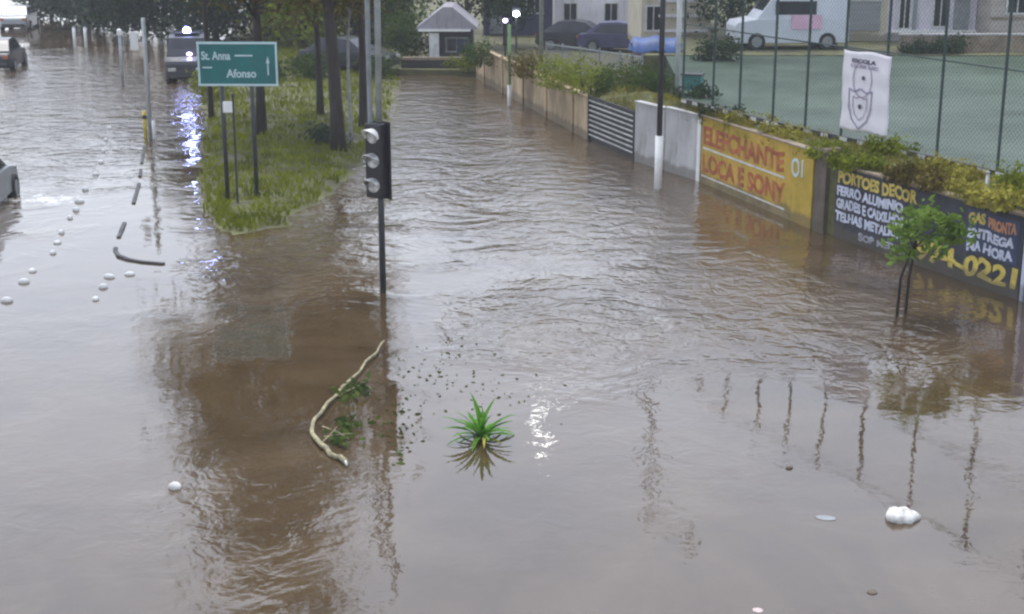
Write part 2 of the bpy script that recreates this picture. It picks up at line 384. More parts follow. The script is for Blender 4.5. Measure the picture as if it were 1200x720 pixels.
# ------------------------------------------------------------------ foliage tools
def leaf(b, p, size, rg, flat=0.0):
    u = Vector((rg.gauss(0, 1), rg.gauss(0, 1), rg.gauss(0, 1) * (1 - flat))).normalized(); v = u.orthogonal().normalized()
    v = (Matrix.Rotation(rg.uniform(0, 6.28), 3, u) @ v); l = size * rg.uniform(.6, 1.35); w_ = l * rg.uniform(.35, .55)
    n = len(b.v)
    b.v += [tuple(p - u * l * .5), tuple(p + v * w_ * .5), tuple(p + u * l * .5), tuple(p - v * w_ * .5)]; b.f.append((n, n + 1, n + 2, n + 3))
def tree(name, label, loc, h, cb, rx, lm, seed, n=5000, ls=.22, trunk=.13, bark='bark', group=None, cat='tree', lean=(0, 0), clumps=38, shape='tall'):
    rg = random.Random(seed); root = thing(name, label, cat, loc, 0, group)
    tb = MB(); pts = []; rr = []
    for i in range(9):
        k = i / 8; pts.append((lean[0] * k ** 2.4 + .12 * math.sin(k * 5 + seed) * k, lean[1] * k ** 2.4 + .1 * math.cos(k * 4 + seed) * k, -.5 + (h * .9 + .5) * k)); rr.append(trunk * (1.25 if i == 0 else 1) * (1 - k * .82))
    tb.tube(pts, rr, 9)
    cb_ = MB(); cl = []
    for i in range(clumps):
        k = rg.random() ** .9; z = cb + (h - cb) * k
        prof = (math.sin(min(1, .18 + k) * math.pi * .86) ** .7 if shape == 'tall' else math.sin((.12 + .8 * k) * math.pi) ** .6)
        a = rg.uniform(0, 6.28); r = rx * prof * math.sqrt(rg.random()); c = Vector((lean[0] * (z / h) ** 1.4 + math.cos(a) * r, lean[1] * (z / h) ** 1.4 + math.sin(a) * r, z)); cl.append(c)
        if i % 2 == 0:
            zs = max(cb * .75, z - r * .8 - .3); kk = min(.98, (zs + .5) / (h * .9 + .5)); ii = min(7, int(kk * 8)); f = kk * 8 - ii
            s_ = Vector(pts[ii]).lerp(Vector(pts[ii + 1]), f); mid = s_.lerp(c, .5) + Vector((0, 0, .12 * r))
            tb.tube([s_, mid, c], [trunk * .34, trunk * .2, trunk * .06], 5)
    for i in range(n):
        c = cl[rg.randrange(len(cl))]; s_ = rx * .2 + .16
        leaf(cb_, c + Vector((rg.gauss(0, s_), rg.gauss(0, s_), rg.gauss(0, s_ * .75))), ls, rg)
    tb.build('trunk', M[bark], root, smooth=True); cb_.build('crown', L_[lm], root)
    return root
def shrub(name, label, loc, rx, ry, h, lm, seed, n=1500, ls=.14, cat='shrub', group=None, stems=5, rz=0, low=.1):
    rg = random.Random(seed); root = thing(name, label, cat, loc, rz, group)
    c = MB(); st = MB(); cl = []
    for i in range(int(10 + 6 * rx)):
        a = rg.uniform(0, 6.28); r = math.sqrt(rg.random()); cl.append(Vector((math.cos(a) * r * rx, math.sin(a) * r * ry, h * rg.uniform(low, .92))))
    for i in range(n):
        q = cl[rg.randrange(len(cl))]; s_ = .05 + .16 * h
        p = q + Vector((rg.gauss(0, s_ * 1.2), rg.gauss(0, s_ * .8), rg.gauss(0, s_)))
        p.z = max(.0, p.z); leaf(c, p, ls, rg)
    for i in range(stems):
        q = cl[i]; st.tube([(q.x * .4, q.y * .4, -.12), (q.x * .8, q.y * .8, q.z * .5), tuple(q)], [.02, .014, .006], 5)
    c.build('foliage', L_[lm], root); st.build('stem', M['bark'], root); return root

# ------------------------------------------------------------------ trees of the median
def mz(p): return Vector((p.x, p.y, max(.0, mound(p.x, p.y))))
tree('tree', 'dark thick trunk on the grass just left of the traffic light head', mz(at(397, 182)), 14, 4.3, 1.7, 'olive', 11, 7000, .26, .22, lean=(-2.2, 0), clumps=50)
tree('tree', 'thin dark trunk at the back edge of the grass, left of the thick trunk', mz(at(376, 142)), 10, 3.6, 1.3, 'yg', 12, 3800, .2, .13, lean=(-.9, 0))
tree('tree', 'straight dark trunk rising behind the traffic light head', mz(at(426, 152)), 8, 3.9, .9, 'mid', 13, 2200, .22, .17)
tree('tree', 'grey stemmed tree on the grass behind the right end of the green sign', mz(at(307, 165)), 15.5, 4.6, 3.1, 'olive', 14, 12000, .27, .16, clumps=70)
tree('tree', 'slim tree on the grass behind the left end of the green sign', mz(at(248, 140)), 12.5, 4.3, 2.1, 'mid', 15, 7500, .22, .1)
tree('tree', 'slender pale stem beside the thick dark trunk on the grass', mz(at(412, 172)), 7, 4.0, .8, 'olive', 16, 1200, .2, .07, bark='trunkpale')
for i, (px, y, hh, r_, lm, lb) in enumerate([(255, 76, 9, 3.2, 'dark', 'dark dense tree beyond the median, above the left half of the green sign'),
        (312, 79, 10, 3.0, 'dark', 'dark dense tree beyond the median, above the right end of the green sign'),
        (356, 74, 6.5, 2.4, 'yg', 'yellow green leafy tree beyond the median, right of the green sign'),
        (440, 76, 5.2, 2.0, 'mid', 'green tree beyond the median, behind the top of the traffic light pole')]):
    p = dep(px, 60, y); tree('tree', lb, (p.x, y, .1), hh, .6, r_, lm, 30 + i, 9000, .34, .16, clumps=90, shape='round')
FL = [(64, 95, 3.3, 1.9, 'grey', 'grey green tree over the far end of the left road, nearest its lane'), (106, 88, 3.5, 2.3, 'grey', 'pale green tree above the two white bollards'),
      (140, 84, 3.9, 2.2, 'grey', 'dark tree behind the short grey post beside the left road'), (172, 80, 5, 2.2, 'dark', 'dark tree behind the pole with a white plate'),
      (214, 80, 7, 2.6, 'dark', 'dark tree behind the patrol van with the blue beacon')]
for i, (px, y, hh, r_, lm, lb) in enumerate(FL):
    p = dep(px, 60, y); tree('roadside_tree', lb, (p.x, y, -.1), hh, .7, r_, lm, 50 + i, 6500, .3, .12, clumps=70, shape='round', group='trees beside the left road')
for i, (px, py, rx, hh, lm, lb) in enumerate([(345, 100, 1.5, .8, 'mid', 'low clipped bush along the back of the grass, right of the sign'), (440, 96, .7, 1.0, 'mid', 'low bush behind the traffic light pole at the back of the grass'),
        (246, 118, .8, .9, 'yg', 'yellow green bush on the grass below the left end of the green sign'), (385, 178, .55, .55, 'grey', 'weedy tuft around the foot of the thick dark trunk'),
        (372, 96, .9, .9, 'dark', 'dark low bush at the back of the grass beside the parked car')]):
    shrub('bush', lb, mz(at(px, py)), rx, .5, hh, lm, 70 + i, int(1300 * rx), .13, 'bush')

# ------------------------------------------------------------------ green direction sign
gb = at(280, 240); gb = mz(gb); Y = gb.y
a_, b_ = dep(230, 49, Y), dep(327, 101, Y); sw, sh = b_.x - a_.x, a_.z - b_.z
root = thing('direction_sign', 'green road direction sign with white border and lettering on two dark posts', 'road sign', (a_.x, Y, gb.z), R(-1.2))
zb = b_.z - gb.z
MB().box((sw / 2, 0, zb + sh / 2), (sw, .03, sh)).build('panel', M['signgreen'], root, bevel=.004)
f = MB()
for c, d in (((sw / 2, -.022, zb + .03), (sw, .012, .05)), ((sw / 2, -.022, zb + sh - .03), (sw, .012, .05)), ((.03, -.022, zb + sh / 2), (.045, .012, sh - .11)), ((sw - .03, -.022, zb + sh / 2), (.045, .012, sh - .11))): f.box(c, d)
f.build('border', M['retro'], root)
letters('lettering', 'St. Anna', .27, M['retro'], root, .1, zb + sh * .60, -.022, sw * .36, .006)
letters('lettering', 'Afonso', .27, M['retro'], root, sw * .36, zb + sh * .2, -.022, sw * .37, .006)
MB().box((sw * .58, -.02, zb + sh * .69), (sw * .22, .01, .035)).build('dash', M['retro'], root); MB().box((sw * .12, -.02, zb + sh * .42), (sw * .12, .01, .03)).build('dash', M['retro'], root)
ar = MB().prism([(sw * .87, zb + sh * .25), (sw * .885, zb + sh * .25), (sw * .885, zb + sh * .52), (sw * .9, zb + sh * .52), (sw * .8775, zb + sh * .68), (sw * .855, zb + sh * .52), (sw * .87, zb + sh * .52)], -.026, -.018); ar.build('arrow', M['retro'], root)
for px in (262, 297):
    x = dep(px, 150, Y).x - a_.x
    MB().tube([(x, .06, -.5), (x, .06, zb + sh * .9)], .055, 10).build('post', M['dark'], root, smooth=True)
for k in (.25, .75): MB().box((sw / 2, .034, zb + sh * k), (sw * .94, .03, .05)).build('rail', M['dark'], root)
p = mz(at(282, 242)); r2 = thing('stake', 'thin dark stake with a small white plate standing in the grass', 'stake', (p.x, p.y - .35, p.z - .03))
MB().tube([(0, 0, -.3), (0.01, 0, 2.65)], .03, 8).build('pole', M['dark'], r2)
q = dep(267, 124, p.y - .35)
MB().box((q.x - p.x, -.04, q.z - p.z), (.22, .02, .26)).build('plate', M['white'], r2, bevel=.01)
MB().tube([(0, 0, q.z - p.z), (q.x - p.x, -.02, q.z - p.z)], .015, 6).build('bracket', M['dark'], r2)

# ------------------------------------------------------------------ traffic light
p = at(449, 342); Y = p.y
root = thing('traffic_light', 'three lamp traffic light on a tall pole standing in the flooded street', 'traffic light', p)
MB().tube([(0, 0, -.5), (0, 0, 3.2)], [.062, .055], 12).build('pole', M['dark'], root, smooth=True)
MB().tube([(0, 0, 3.2), (.03, 0, 6.2), (.03, 0, 6.3)], [.06, .055, .03], 12).build('upper_pole', M['galv'], root, smooth=True)
MB().tube([(-.16, .02, 4.0 - .9), (-.16, .02, 5.6)], .045, 8).build('conduit', M['grey'], root)
hr = bpy.data.objects.new('signal_head', None); 
zt_, zb_ = dep(440, 144, Y).z, dep(440, 231, Y).z; hh = zt_ - zb_; hx = dep(441, 187, Y).x - p.x
T = Matrix.Translation((hx, -.06, (zt_ + zb_) / 2)) @ Matrix.Rotation(R(-32), 4, 'Z')
hd = MB().box((0, 0, 0), (.36, .2, hh), T=T).build('signal_head', M['black'], root, bevel=.03)
MB().box((0.02, .1, 0), (.50, .02, hh + .06), T=T).build('backplate', M['black'], root, bevel=.02)
for k in range(3):
    z = hh * (.33 - .33 * k)
    TT = T @ Matrix.Translation((0, -.1, z)) @ Matrix.Rotation(R(90), 4, 'X')
    MB().lathe([(.001, .03), (.08, .027), (.125, .01), (.13, .0)], 20, TT).build('lens', M['lens'], hd, smooth=True)
    vz = MB(); n = 14; vs = []
    for i in range(n + 1):
        a = R(-15) + R(210) * i / n
        x, y = math.cos(a) * .15, math.sin(a) * .15; l = .04 + .20 * max(0, math.sin(a))
        for rr, ll in ((1, .0), (1, l), (.93, l), (.93, .0)): vs.append((x * rr, y * rr, ll))
    fs = []
    for i in range(n):
        for j in range(4): fs.append((i * 4 + j, i * 4 + (j + 1) % 4, i * 4 + 4 + (j + 1) % 4, i * 4 + 4 + j))
    vz.add(vs, fs, TT); vz.build('visor', M['visor'] if k == 0 else M['grimevisor'], hd, smooth=False)
for z in (zt_ - .2, zb_ + .2): MB().tube([(0, 0, z), (hx * .5, -.02, z)], .03, 8).build('bracket', M['dark'], root)

# ------------------------------------------------------------------ poles
def pole(name, label, px, py, top, r, m, parts=(), z0=0, cat='pole', r2=None):
    b_ = at(px, py, z0); o = thing(name, label, cat, b_)
    MB().tube([(0, 0, -.4), (0, 0, top * .5), (0, 0, top)], [r, ((r2 or r) + r) / 2, r2 or r], 12).build('shaft', M[m], o, smooth=True)
    return o
o = pole('utility_pole', 'tall dark pole with a white painted foot in front of the concrete wall', 771, 221, 9.3, .075, 'dark', r2=.06)
MB().tube([(0, 0, -.4), (0, 0, 1.36)], .1, 14).build('white_foot', M['white'], o, smooth=True)
MB().tube([(0, 0, 8.9), (.5, -.6, 9.3), (.9, -1.1, 9.35)], .035, 8).build('arm', M['dark'], o)
MB().box((1.05, -1.28, 9.33), (.2, .5, .1), rz=R(-40)).build('lamp_head', M['grey'], o, bevel=.03)
o = pole('floodlight_mast', 'pale tall mast with lit floodlight behind the hedge on the tan wall', 634, 78, 17.8, .1, 'galv', r2=.06)
MB().box((0, -.05, 17.75), (1.0, .06, .06)).build('crossbar', M['grey'], o)
for x in (0,):
    c = MB().box((x, -.15, 17.6), (.46, .14, .36)).build('floodlight', M['grey'], o, bevel=.03)
    MB().box((x, -.235, 17.6), (.4, .02, .3)).build('lamp_glass', M['mast_lamp'], c)
o = pole('marker_post', 'green post with a white base at the far end of the tan wall', 597, 124, 2.9, .055, 'greenpost')
MB().tube([(0, 0, -.4), (0, 0, .75)], .075, 10).build('white_base', M['white'], o, smooth=True)
o = pole('grey_post', 'pale grey post rising behind the concrete wall beside the dark pole', 793, 122, 3.0, .07, 'galv', z0=1.6)
MB().lathe([(.08, 0), (.08, .04), (.02, .08)], 10, Matrix.Translation((0, 0, 3.0))).build('cap', M['grey'], o)
o = pole('roadside_pole', 'grey pole beside the left road with a small white plate near its top', 177, 162, 3.7, .065, 'galv')
MB().box((-.32, -.02, 3.0), (.24, .02, .55)).build('plate', M['white'], o, bevel=.01)
MB().tube([(0, 0, 3.0), (-.32, 0, 3.0)], .02, 6).build('bracket', M['dark'], o)
o = pole('yellow_bollard', 'short yellow bollard at the foot of the grey roadside pole', 171, 162, .85, .06, 'yellowpole', cat='bollard')
MB().lathe([(.065, 0), (.065, .12)], 12, Matrix.Translation((0, 0, .6))).build('band', M['black'], o)
o = pole('white_bollard', 'small white bollard right of the yellow one beside the left road', 181, 163, .6, .055, 'white', cat='bollard')
MB().lathe([(.055, 0), (.05, .03), (.01, .05)], 12, Matrix.Translation((0, 0, .6))).build('cap', M['grey'], o)
o = pole('grey_post', 'thin grey post with a cap left of the roadside pole with a white plate', 144, 100, 2.2, .06, 'galv')
MB().lathe([(.1, 0), (.1, .2), (.03, .26)], 10, Matrix.Translation((0, 0, 2.0))).build('cap', M['white'], o)
o = pole('white_bollard', 'left of two pale bollards in front of the pale green tree', 88, 56, 1.0, .08, 'white', cat='bollard')
MB().lathe([(.08, 0), (.06, .05), (.01, .08)], 12, Matrix.Translation((0, 0, 1.0))).build('cap', M['grey'], o)
copy_tree(o, at(101, 56), 0, 'right of two pale bollards in front of the pale green tree')

# ------------------------------------------------------------------ lane studs in the left road
sp = [(128, 150), (124, 164), (121, 177), (118, 190), (112, 204), (100, 222), (93, 236), (89, 246), (82, 255), (72, 272), (67, 284), (62, 296), (38, 317), (28, 330), (8, 352)]
base = None
def studlab(i):
    return 'white raised lane block in the slanting row across the left road'
for i, (x, y) in enumerate(sp + [(152, 321), (128, 324), (121, 336), (112, 350)]):
    q = at(x, y, .02); g_ = 'lane blocks dividing the left road'; lab = studlab(i)
    if i >= len(sp): g_ = 'white blocks beside the drowned kerb'; lab = 'white block in the flood just below the drowned kerb end'
    if base is None:
        base = MB().lathe([(.16, -.2), (.16, .0), (.14, .03), (.06, .06), (.01, .065)], 14).build('lane_block', M['dirtywhite'], smooth=True, loc=q); base.scale = (.62, .42, .7); o = base
    else:
        o = base.copy(); COL.objects.link(o); o.location = q; o.rotation_euler = (rng.uniform(-.05, .05), 0, rng.uniform(-.3, .3)); o.scale = (.66 * rng.uniform(.6, 1.15), .44 * rng.uniform(.7, 1.1), rng.uniform(.6, 1.1))
    tag(o, lab, 'lane block', g_)

# ------------------------------------------------------------------ walls on the right
def wall_frame(a, d):
    A, B = at(*a), at(*d); v = B - A
    return A, math.atan2(v.y, v.x), v.length
def wall(name, label, a, d, h, m, th=.16, cat='wall', cap=None, capm=None):
    A, rz, ln = wall_frame(a, d); o = thing(name, label, cat, A, rz)
    b_ = MB(); n = max(2, int(ln / .5)); 
    b_.box((ln / 2, th / 2, h / 2 - .25), (ln, th, h + .5)).build('panel', M[m], o, bevel=.012)
    if cap: MB().box((ln / 2, th / 2, h + cap / 2), (ln, th + .07, cap)).build('coping', M[capm or m], o, bevel=.012)
    return o, ln
o, ln = wall('tan_wall', 'long stained tan wall along the far part of the flooded street', (558, 92), (688, 164), 1.3, 'tan', cap=.05)
for i in range(5):
    MB().box((ln * (i + .5) / 5, -.03, .5), (.22, .055, 1.9)).build('pilaster', M['tan'], o, bevel=.01)
# slatted gate
A, rz, ln = wall_frame((689, 164.5), (743, 188)); o = thing('slatted_gate', 'black and white slatted gate between the tan wall and the concrete wall', 'gate', A, rz)
fr = MB().box((.04, 0, .65), (.08, .06, 1.5)).box((ln - .04, 0, .65), (.08, .06, 1.5)).box((ln / 2, 0, 1.37), (ln - .16, .05, .06)); fr.build('frame', M['dark'], o)
MB().box((ln / 2, .05, .6), (ln - .16, .02, 1.4)).build('backing', M['black'], o)
for i in range(8): MB().box((ln / 2, 0, .2 + i * .15), (ln - .16, .03, .035)).build('slat', M['dirtywhite'], o)
o, ln = wall('concrete_wall', 'pale grey concrete wall left of the dark pole with the white foot', (743, 189), (777, 199.5), 1.68, 'concrete', cap=.04)
o, ln = wall('concrete_wall', 'pale grey concrete wall between the dark pole and the yellow wall', (778, 200), (820, 213), 1.72, 'concrete', cap=.04)
MB().box((ln - .1, -.01, .8), (.16, .02, 1.7)).build('edge_strip', M['white'], o)
o, ln = wall('yellow_wall', 'yellow painted wall covered in red and white lettering', (820.5, 213.5), (949, 268.5), 1.74, 'yellow', cap=.04, capm='stone')
letters('red_lettering', 'ELEFCHANTE', .62, M['redpaint'], o, .1, 1.06, -.006, ln * .75, .026)
letters('white_lettering', 'O1', .58, M['retro'], o, ln * .83, 1.08, -.006, ln * .09, .006)
letters('red_lettering', 'LOCA E SONY', .62, M['redpaint'], o, .1, .34, -.006, ln * .77, .026)
MB().box((ln * .40, -.004, .93), (ln * .76, .006, .05)).box((ln * .4, -.004, .2), (ln * .78, .006, .035)).build('white_stripe', M['dirtywhite'], o)
MB().box((ln * .42, -.003, .05), (ln * .84, .005, .26)).build('mud_band', M['mud'], o)
# pillar
A, rz, ln = wall_frame((951, 270), (974, 277)); o = thing('gate_pillar', 'dark brown pillar between the yellow wall and the dark lettered wall', 'pillar', A, rz)
MB().box((ln * .30, .16, .65), (ln * .56, .34, 2.3)).build('shaft', M['pillar'], o, bevel=.015)
MB().box((ln * .30, .16, 1.85), (ln * .62, .42, .09)).build('cap', M['stone'], o, bevel=.015)
MB().box((ln * .80, .2, .6), (ln * .40, .1, 2.1)).build('recess', M['black'], o)
# dark wall with lettering
o, ln = wall('lettered_wall', 'dark wall painted with yellow phone number and pale blue lines of text', (976, 277), (1192, 352), 1.56, 'darkwall', cap=.06, capm='stone')
letters('yellow_lettering', 'PORTOES DECOR', .34, M['yellowlet'], o, .08, 1.24, -.006, ln * .46, .014)
for z, s_, wd in ((.96, 'FERRO ALUMINIO', .39), (.68, 'GRADES E CAIXILHOS', .40), (.40, 'TELHAS METALICAS', .42)):
    letters('blue_lettering', s_, .28, M['bluewhite'], o, .06, z, -.006, ln * wd, .012)
letters('blue_lettering', 'SOB MEDIDA', .2, M['bluewhite'], o, ln * .16, .12, -.006, ln * .30, .008)
letters('phone_number', '974-0221', .52, M['yellowlet'], o, ln * .49, .18, -.006, ln * .50, .02)
MB().box((ln * .86, -.004, 1.03), (ln * .25, .008, .82)).build('dark_panel', M['darkpanel'], o)
letters('orange_lettering', 'PRONTA', .27, M['orange'], o, ln * .84, 1.18, -.013, ln * .13, .012)
letters('yellow_lettering', 'GAS', .27, M['yellowlet'], o, ln * .745, 1.2, -.013, ln * .08, .012)
letters('blue_lettering', 'ENTREGA', .25, M['bluewhite'], o, ln * .745, .92, -.013, ln * .22, .012)
letters('blue_lettering', 'NA HORA', .25, M['bluewhite'], o, ln * .745, .67, -.013, ln * .22, .012)
# blue hanging banner at the frame's edge
A, rz, ln = wall_frame((1193, 352.5), (1240, 369)); o = thing('blue_banner', 'tall blue and white banner at the end of the dark lettered wall', 'banner', A, rz)
MB().box((ln / 2, .04, .85), (ln, .05, 1.75)).build('cloth', M['bluewhite'], o)
MB().box((ln * .2, .01, .85), (ln * .2, .012, 1.7)).box((ln * .7, .01, .85), (ln * .3, .012, 1.7)).build('stripe', M['bluepaint'], o)
MB().tube([(0, .09, -.4), (0, .09, 1.8)], .03, 8).build('pole', M['dark'], o)
o, ln = wall('boundary_wall', 'grey wall continuing past the blue and white banner', (1241, 369.5), (1420, 432), 1.5, 'concrete')

# ------------------------------------------------------------------ fence of the court
o = thing('court_fence', 'tall green wire mesh fence along the edge of the sports court', 'fence', (0, 0, 0))
FP = [(800, 119), (835, 128), (866, 136), (905, 146), (943, 154.5), (985, 163.5), (1033, 174), (1097, 189), (1168, 205.5), (1245, 224)]
FH = 3.9
pp = [at(x, y, FZ) for x, y in FP]
for p in pp: MB().tube([(p.x, p.y, FZ - .3), (p.x, p.y, FZ + FH)], .032, 8).build('post', M['greenwire'], o)
for z in (2.05, FH - .05): MB().tube([a + Vector((0, 0, z)) for a in pp], .018, 6).build('rail', M['greenwire'], o)
ms = MB(); 
for a, d in zip(pp[:-1], pp[1:]):
    ln = (d - a).length; u = (d - a) / ln; nn = Vector((u.y, -u.x, 0)); st = .11; cw = .0024; z0, z1 = FZ + .08, FZ + FH - .05; hh = z1 - z0
    for s_ in (1, -1):
        k = -hh
        while k < ln + hh:
            t0, t1 = (max(0, (0 - k)), min(hh, (ln - k))) if s_ == 1 else (max(0, k - ln), min(hh, k))
            if t1 - t0 > .02:
                q0 = a + u * (k + s_ * t0) + Vector((0, 0, z0 - FZ + t0)); q1 = a + u * (k + s_ * t1) + Vector((0, 0, z0 - FZ + t1))
                ms.tube([q0 + nn * .004 * s_, q1 + nn * .004 * s_], cw, 3, cap=False)
            k += st
ms.build('wire_mesh', M['greenwire'], o)
# striped base rail: dark kerb with white marks
b_ = MB(); wmk = MB()
for a, d in zip(pp[:-1], pp[1:]):
    ln = (d - a).length; u = (d - a) / ln; rz = math.atan2(u.y, u.x); c = (a + d) / 2
    b_.box((c.x, c.y, FZ + .02), (ln, .10, .14), rz)
    k = .15
    while k < ln - .1:
        q = a + u * k; wmk.box((q.x, q.y, FZ + .03), (.26, .108, .09), rz); k += .62
b_.build('base_rail', M['dark'], o); wmk.build('white_mark', M['dirtywhite'], o)

# white banner with a crest on the fence
A = dep(985, 158, at(1000, 166, FZ).y - .05); pa, pb = at(985, 163.5, FZ), at(1040, 176, FZ)
u = (pb - pa).normalized(); rz = math.atan2(u.y, u.x)
q0, q1 = dep(984, 150, pa.y - .06), dep(1038, 158, pb.y - .06); t0 = dep(986, 58, pa.y - .06)
bw = Vector((q1.x - q0.x, q1.y - q0.y)).length; bh = t0.z - q0.z
o = thing('crest_banner', 'white vertical banner printed with a grey shield crest, hung on the court fence', 'banner', q0, rz)
bn = MB(); nx, nz = 14, 24; vs = []
for j in range(nz + 1):
    for i in range(nx + 1):
        x, z = bw * i / nx, bh * j / nz
        vs.append((x + .015 * math.sin(z * 4), .012 * math.sin(x * 9 + z * 2) - .006 * math.sin(z * 11), z - .02 * math.sin(x * 5)))
n = len(vs); fs = [(j * (nx + 1) + i, j * (nx + 1) + i + 1, (j + 1) * (nx + 1) + i + 1, (j + 1) * (nx + 1) + i) for j in range(nz) for i in range(nx)]
bb = bn.add(vs, fs).build('cloth', M['fabric'], o, smooth=True); sl = bb.modifiers.new('thick', 'SOLIDIFY'); sl.thickness = .006
def flat(pts, w_, name, m, closed=True, y=-.03):
    c = MB(); pts = list(pts); n = len(pts)
    for i in range(n if closed else n - 1):
        a, d = Vector(pts[i]), Vector(pts[(i + 1) % n]); v = d - a
        if v.length < 1e-5: continue
        ang = math.atan2(v[1], v[0]); T = Matrix.Translation(((a[0] + d[0]) / 2, y, (a[1] + d[1]) / 2)) @ Matrix.Rotation(-ang, 4, 'Y')
        c.box((0, 0, 0), (v.length + w_ * .5, .006, w_), T=T)
    return c.build(name, m, o)
cx, cz = bw * .42, bh * .32
shield = [(-.24, .22), (-.12, .19), (0, .24), (.12, .19), (.24, .22), (.23, -.02), (.16, -.18), (0, -.30), (-.16, -.18), (-.23, -.02)]
flat([(cx + x * bw * 1.0, cz + z * bw * 1.0) for x, z in shield], .035, 'shield_outline', M['crest'])
flat([(cx + x * bw * .62, cz - .01 + z * bw * .6) for x, z in shield], .02, 'shield_outline', M['crest'])
MB().lathe([(.001, 0), (.055, 0), (.05, .008)], 12, Matrix.Translation((cx, -.028, cz)) @ Matrix.Rotation(R(90), 4, 'X')).build('emblem', M['crestdark'], o)
flat([(cx + .04 + math.cos(a) * bw * .2, bh * .66 + math.sin(a) * bw * .24) for a in [R(30 * i) for i in range(12)]], .022, 'ring', M['crest'])
MB().lathe([(.001, 0), (.05, 0), (.045, .008)], 10, Matrix.Translation((cx + .07, -.028, bh * .68)) @ Matrix.Rotation(R(90), 4, 'X')).build('emblem', M['crestdark'], o)
letters('lettering', 'ESCOLA', .12, M['crestdark'], o, bw * .2, bh * .86, -.03, bw * .5, .004)
letters('lettering', 'CLUBE ABC', .1, M['crest'], o, bw * .18, bh * .80, -.03, bw * .58, .003)
MB().tube([(-.04, .02, bh + .01), (bw + .04, .02, bh + .01)], .018, 8).build('rod', M['dark'], o)

# ------------------------------------------------------------------ plants above the walls
def onbank(px, py, z): return at(px, py, z)
SH = [(655, 101, 1.25, .9, .55, .8, 'yg', 'yellow green bush on the tan wall, left of the gate'), (690, 112, 1.3, 1.0, .6, 1.0, 'yg', 'bright leafy bush behind the left end of the slatted gate'),
      (728, 116, 1.3, 1.0, .6, 1.05, 'mid', 'green leafy bush behind the right end of the slatted gate'), (614, 88, 1.2, .9, .5, .7, 'olive', 'olive weeds on top of the far tan wall'),
      (560, 76, .9, .8, .5, .8, 'mid', 'dark green bush at the far end of the tan wall'), (764, 124, 1.4, .8, .5, .95, 'mid', 'leafy green bush behind the dark pole, above the left concrete panel'), (748, 116, 1.3, .7, .5, .9, 'olive', 'olive bush behind the right edge of the slatted gate'), (812, 126, 1.65, .7, .4, .5, 'dark', 'dark low bush behind the corner of the pale wall'),
      (845, 142, 1.65, .7, .35, 0.3, 'dark', 'dark bush above the left half of the yellow wall'), (880, 153, 1.65, .8, .4, 0.26, 'dry', 'straw yellow weeds above the yellow wall, left clump'),
      (925, 167, 1.65, .8, .35, 0.28, 'dry', 'straw yellow weeds above the yellow wall, right clump'), 
      (968, 184, 1.65, .45, .35, 0.24, 'yg', 'green weeds above the dark brown pillar'), (1012, 200, 1.6, .8, .3, 0.2, 'yg', 'green creeping bush above the left end of the dark lettered wall'),
      (1070, 216, 1.65, .7, .3, 0.26, 'olive', 'olive brown bush above the middle of the dark lettered wall'), (1105, 212, 1.7, .7, .35, 0.28, 'dry', 'straw coloured weeds under the fence right of the banner'),
      (1165, 240, 1.68, .8, .4, 0.26, 'dry', 'yellow weeds above the right part of the dark lettered wall'), (1215, 238, 1.68, .9, .4, .5, 'yg', 'yellow green bush above the blue and white banner'), (1045, 188, 1.75, .5, .3, .4, 'yg', 'small bright bush just below the crest banner')]
for i, (px, py, z, rx, ry, hh, lm, lb) in enumerate(SH):
    shrub('weed_bush', lb, at(px, py, z), rx, ry, hh, lm, 100 + i, int(900 + 700 * rx), .11, 'bush', rz=R(-55 if px > 740 else -68))
# weeds growing thick on the bank
g = MB(); rg = random.Random(44); segs = [(off[i], off[i + 1], back[i], back[i + 1]) for i in range(len(off) - 1)]
for sg in segs:
    A, B, C, D = [Vector(q) for q in sg]; ar = (B - A).length * ((C - A).length + (D - B).length) / 2
    for i in range(int(min(9000, ar * 260))):
        u, v = rg.random(), rg.random(); q = A.lerp(B, u).lerp(C.lerp(D, u), v); dn = noise.noise(tuple(q * .9))
        if dn < -.25: continue
        hh = rg.uniform(.05, .17) * (1 + dn); a = rg.uniform(0, 6.28); wd = rg.uniform(.012, .025); dx, dy = math.cos(a) * wd, math.sin(a) * wd; lx, ly = rg.gauss(0, .06), rg.gauss(0, .06); n = len(g.v)
        g.v += [(q.x - dx, q.y - dy, q.z - .02), (q.x + dx, q.y + dy, q.z - .02), (q.x + lx, q.y + ly, q.z + hh)]; g.f.append((n, n + 1, n + 2))
tag(g.build('bank_weeds', L_['bankgrass']), kind='stuff')
# pale short post in the weeds
o = pole('short_post', 'short pale post in the weeds below the court fence', 1155, 237, .55, .035, 'dirtywhite', z0=1.55)
MB().lathe([(.045, 0), (.045, .03), (.02, .05)], 10, Matrix.Translation((0, 0, .55))).build('cap', M['grey'], o)
# teal cabinet and blue tarp
p = at(811, 113, 1.7); o = thing('teal_cabinet', 'teal metal cabinet behind the corner of the pale concrete wall', 'cabinet', p, R(-20))
MB().box((0, 0, .3), (.56, .4, .62)).build('body', M['teal'], o, bevel=.02); MB().box((0, 0, .635), (.62, .46, .05)).build('lid', M['dark'], o, bevel=.01); MB().box((0, -.21, .3), (.44, .02, .46)).build('door', M['teal'], o, bevel=.01)
p = at(768, 75, 1.5); o = thing('blue_tarp_stall', 'low stall under a blue tarp behind the dark pole', 'stall', p, R(-8))
tp = MB(); vs = []; nx, ny = 12, 8
for j in range(ny + 1):
    for i in range(nx + 1):
        x, y = -.95 + 1.9 * i / nx, -.7 + 1.4 * j / ny
        vs.append((x, y, .85 + .18 * (1 - abs(y) / .7) - .10 * abs(math.sin(x * 3.3)) - (.3 if i in (0, nx) or j in (0,) else 0)))
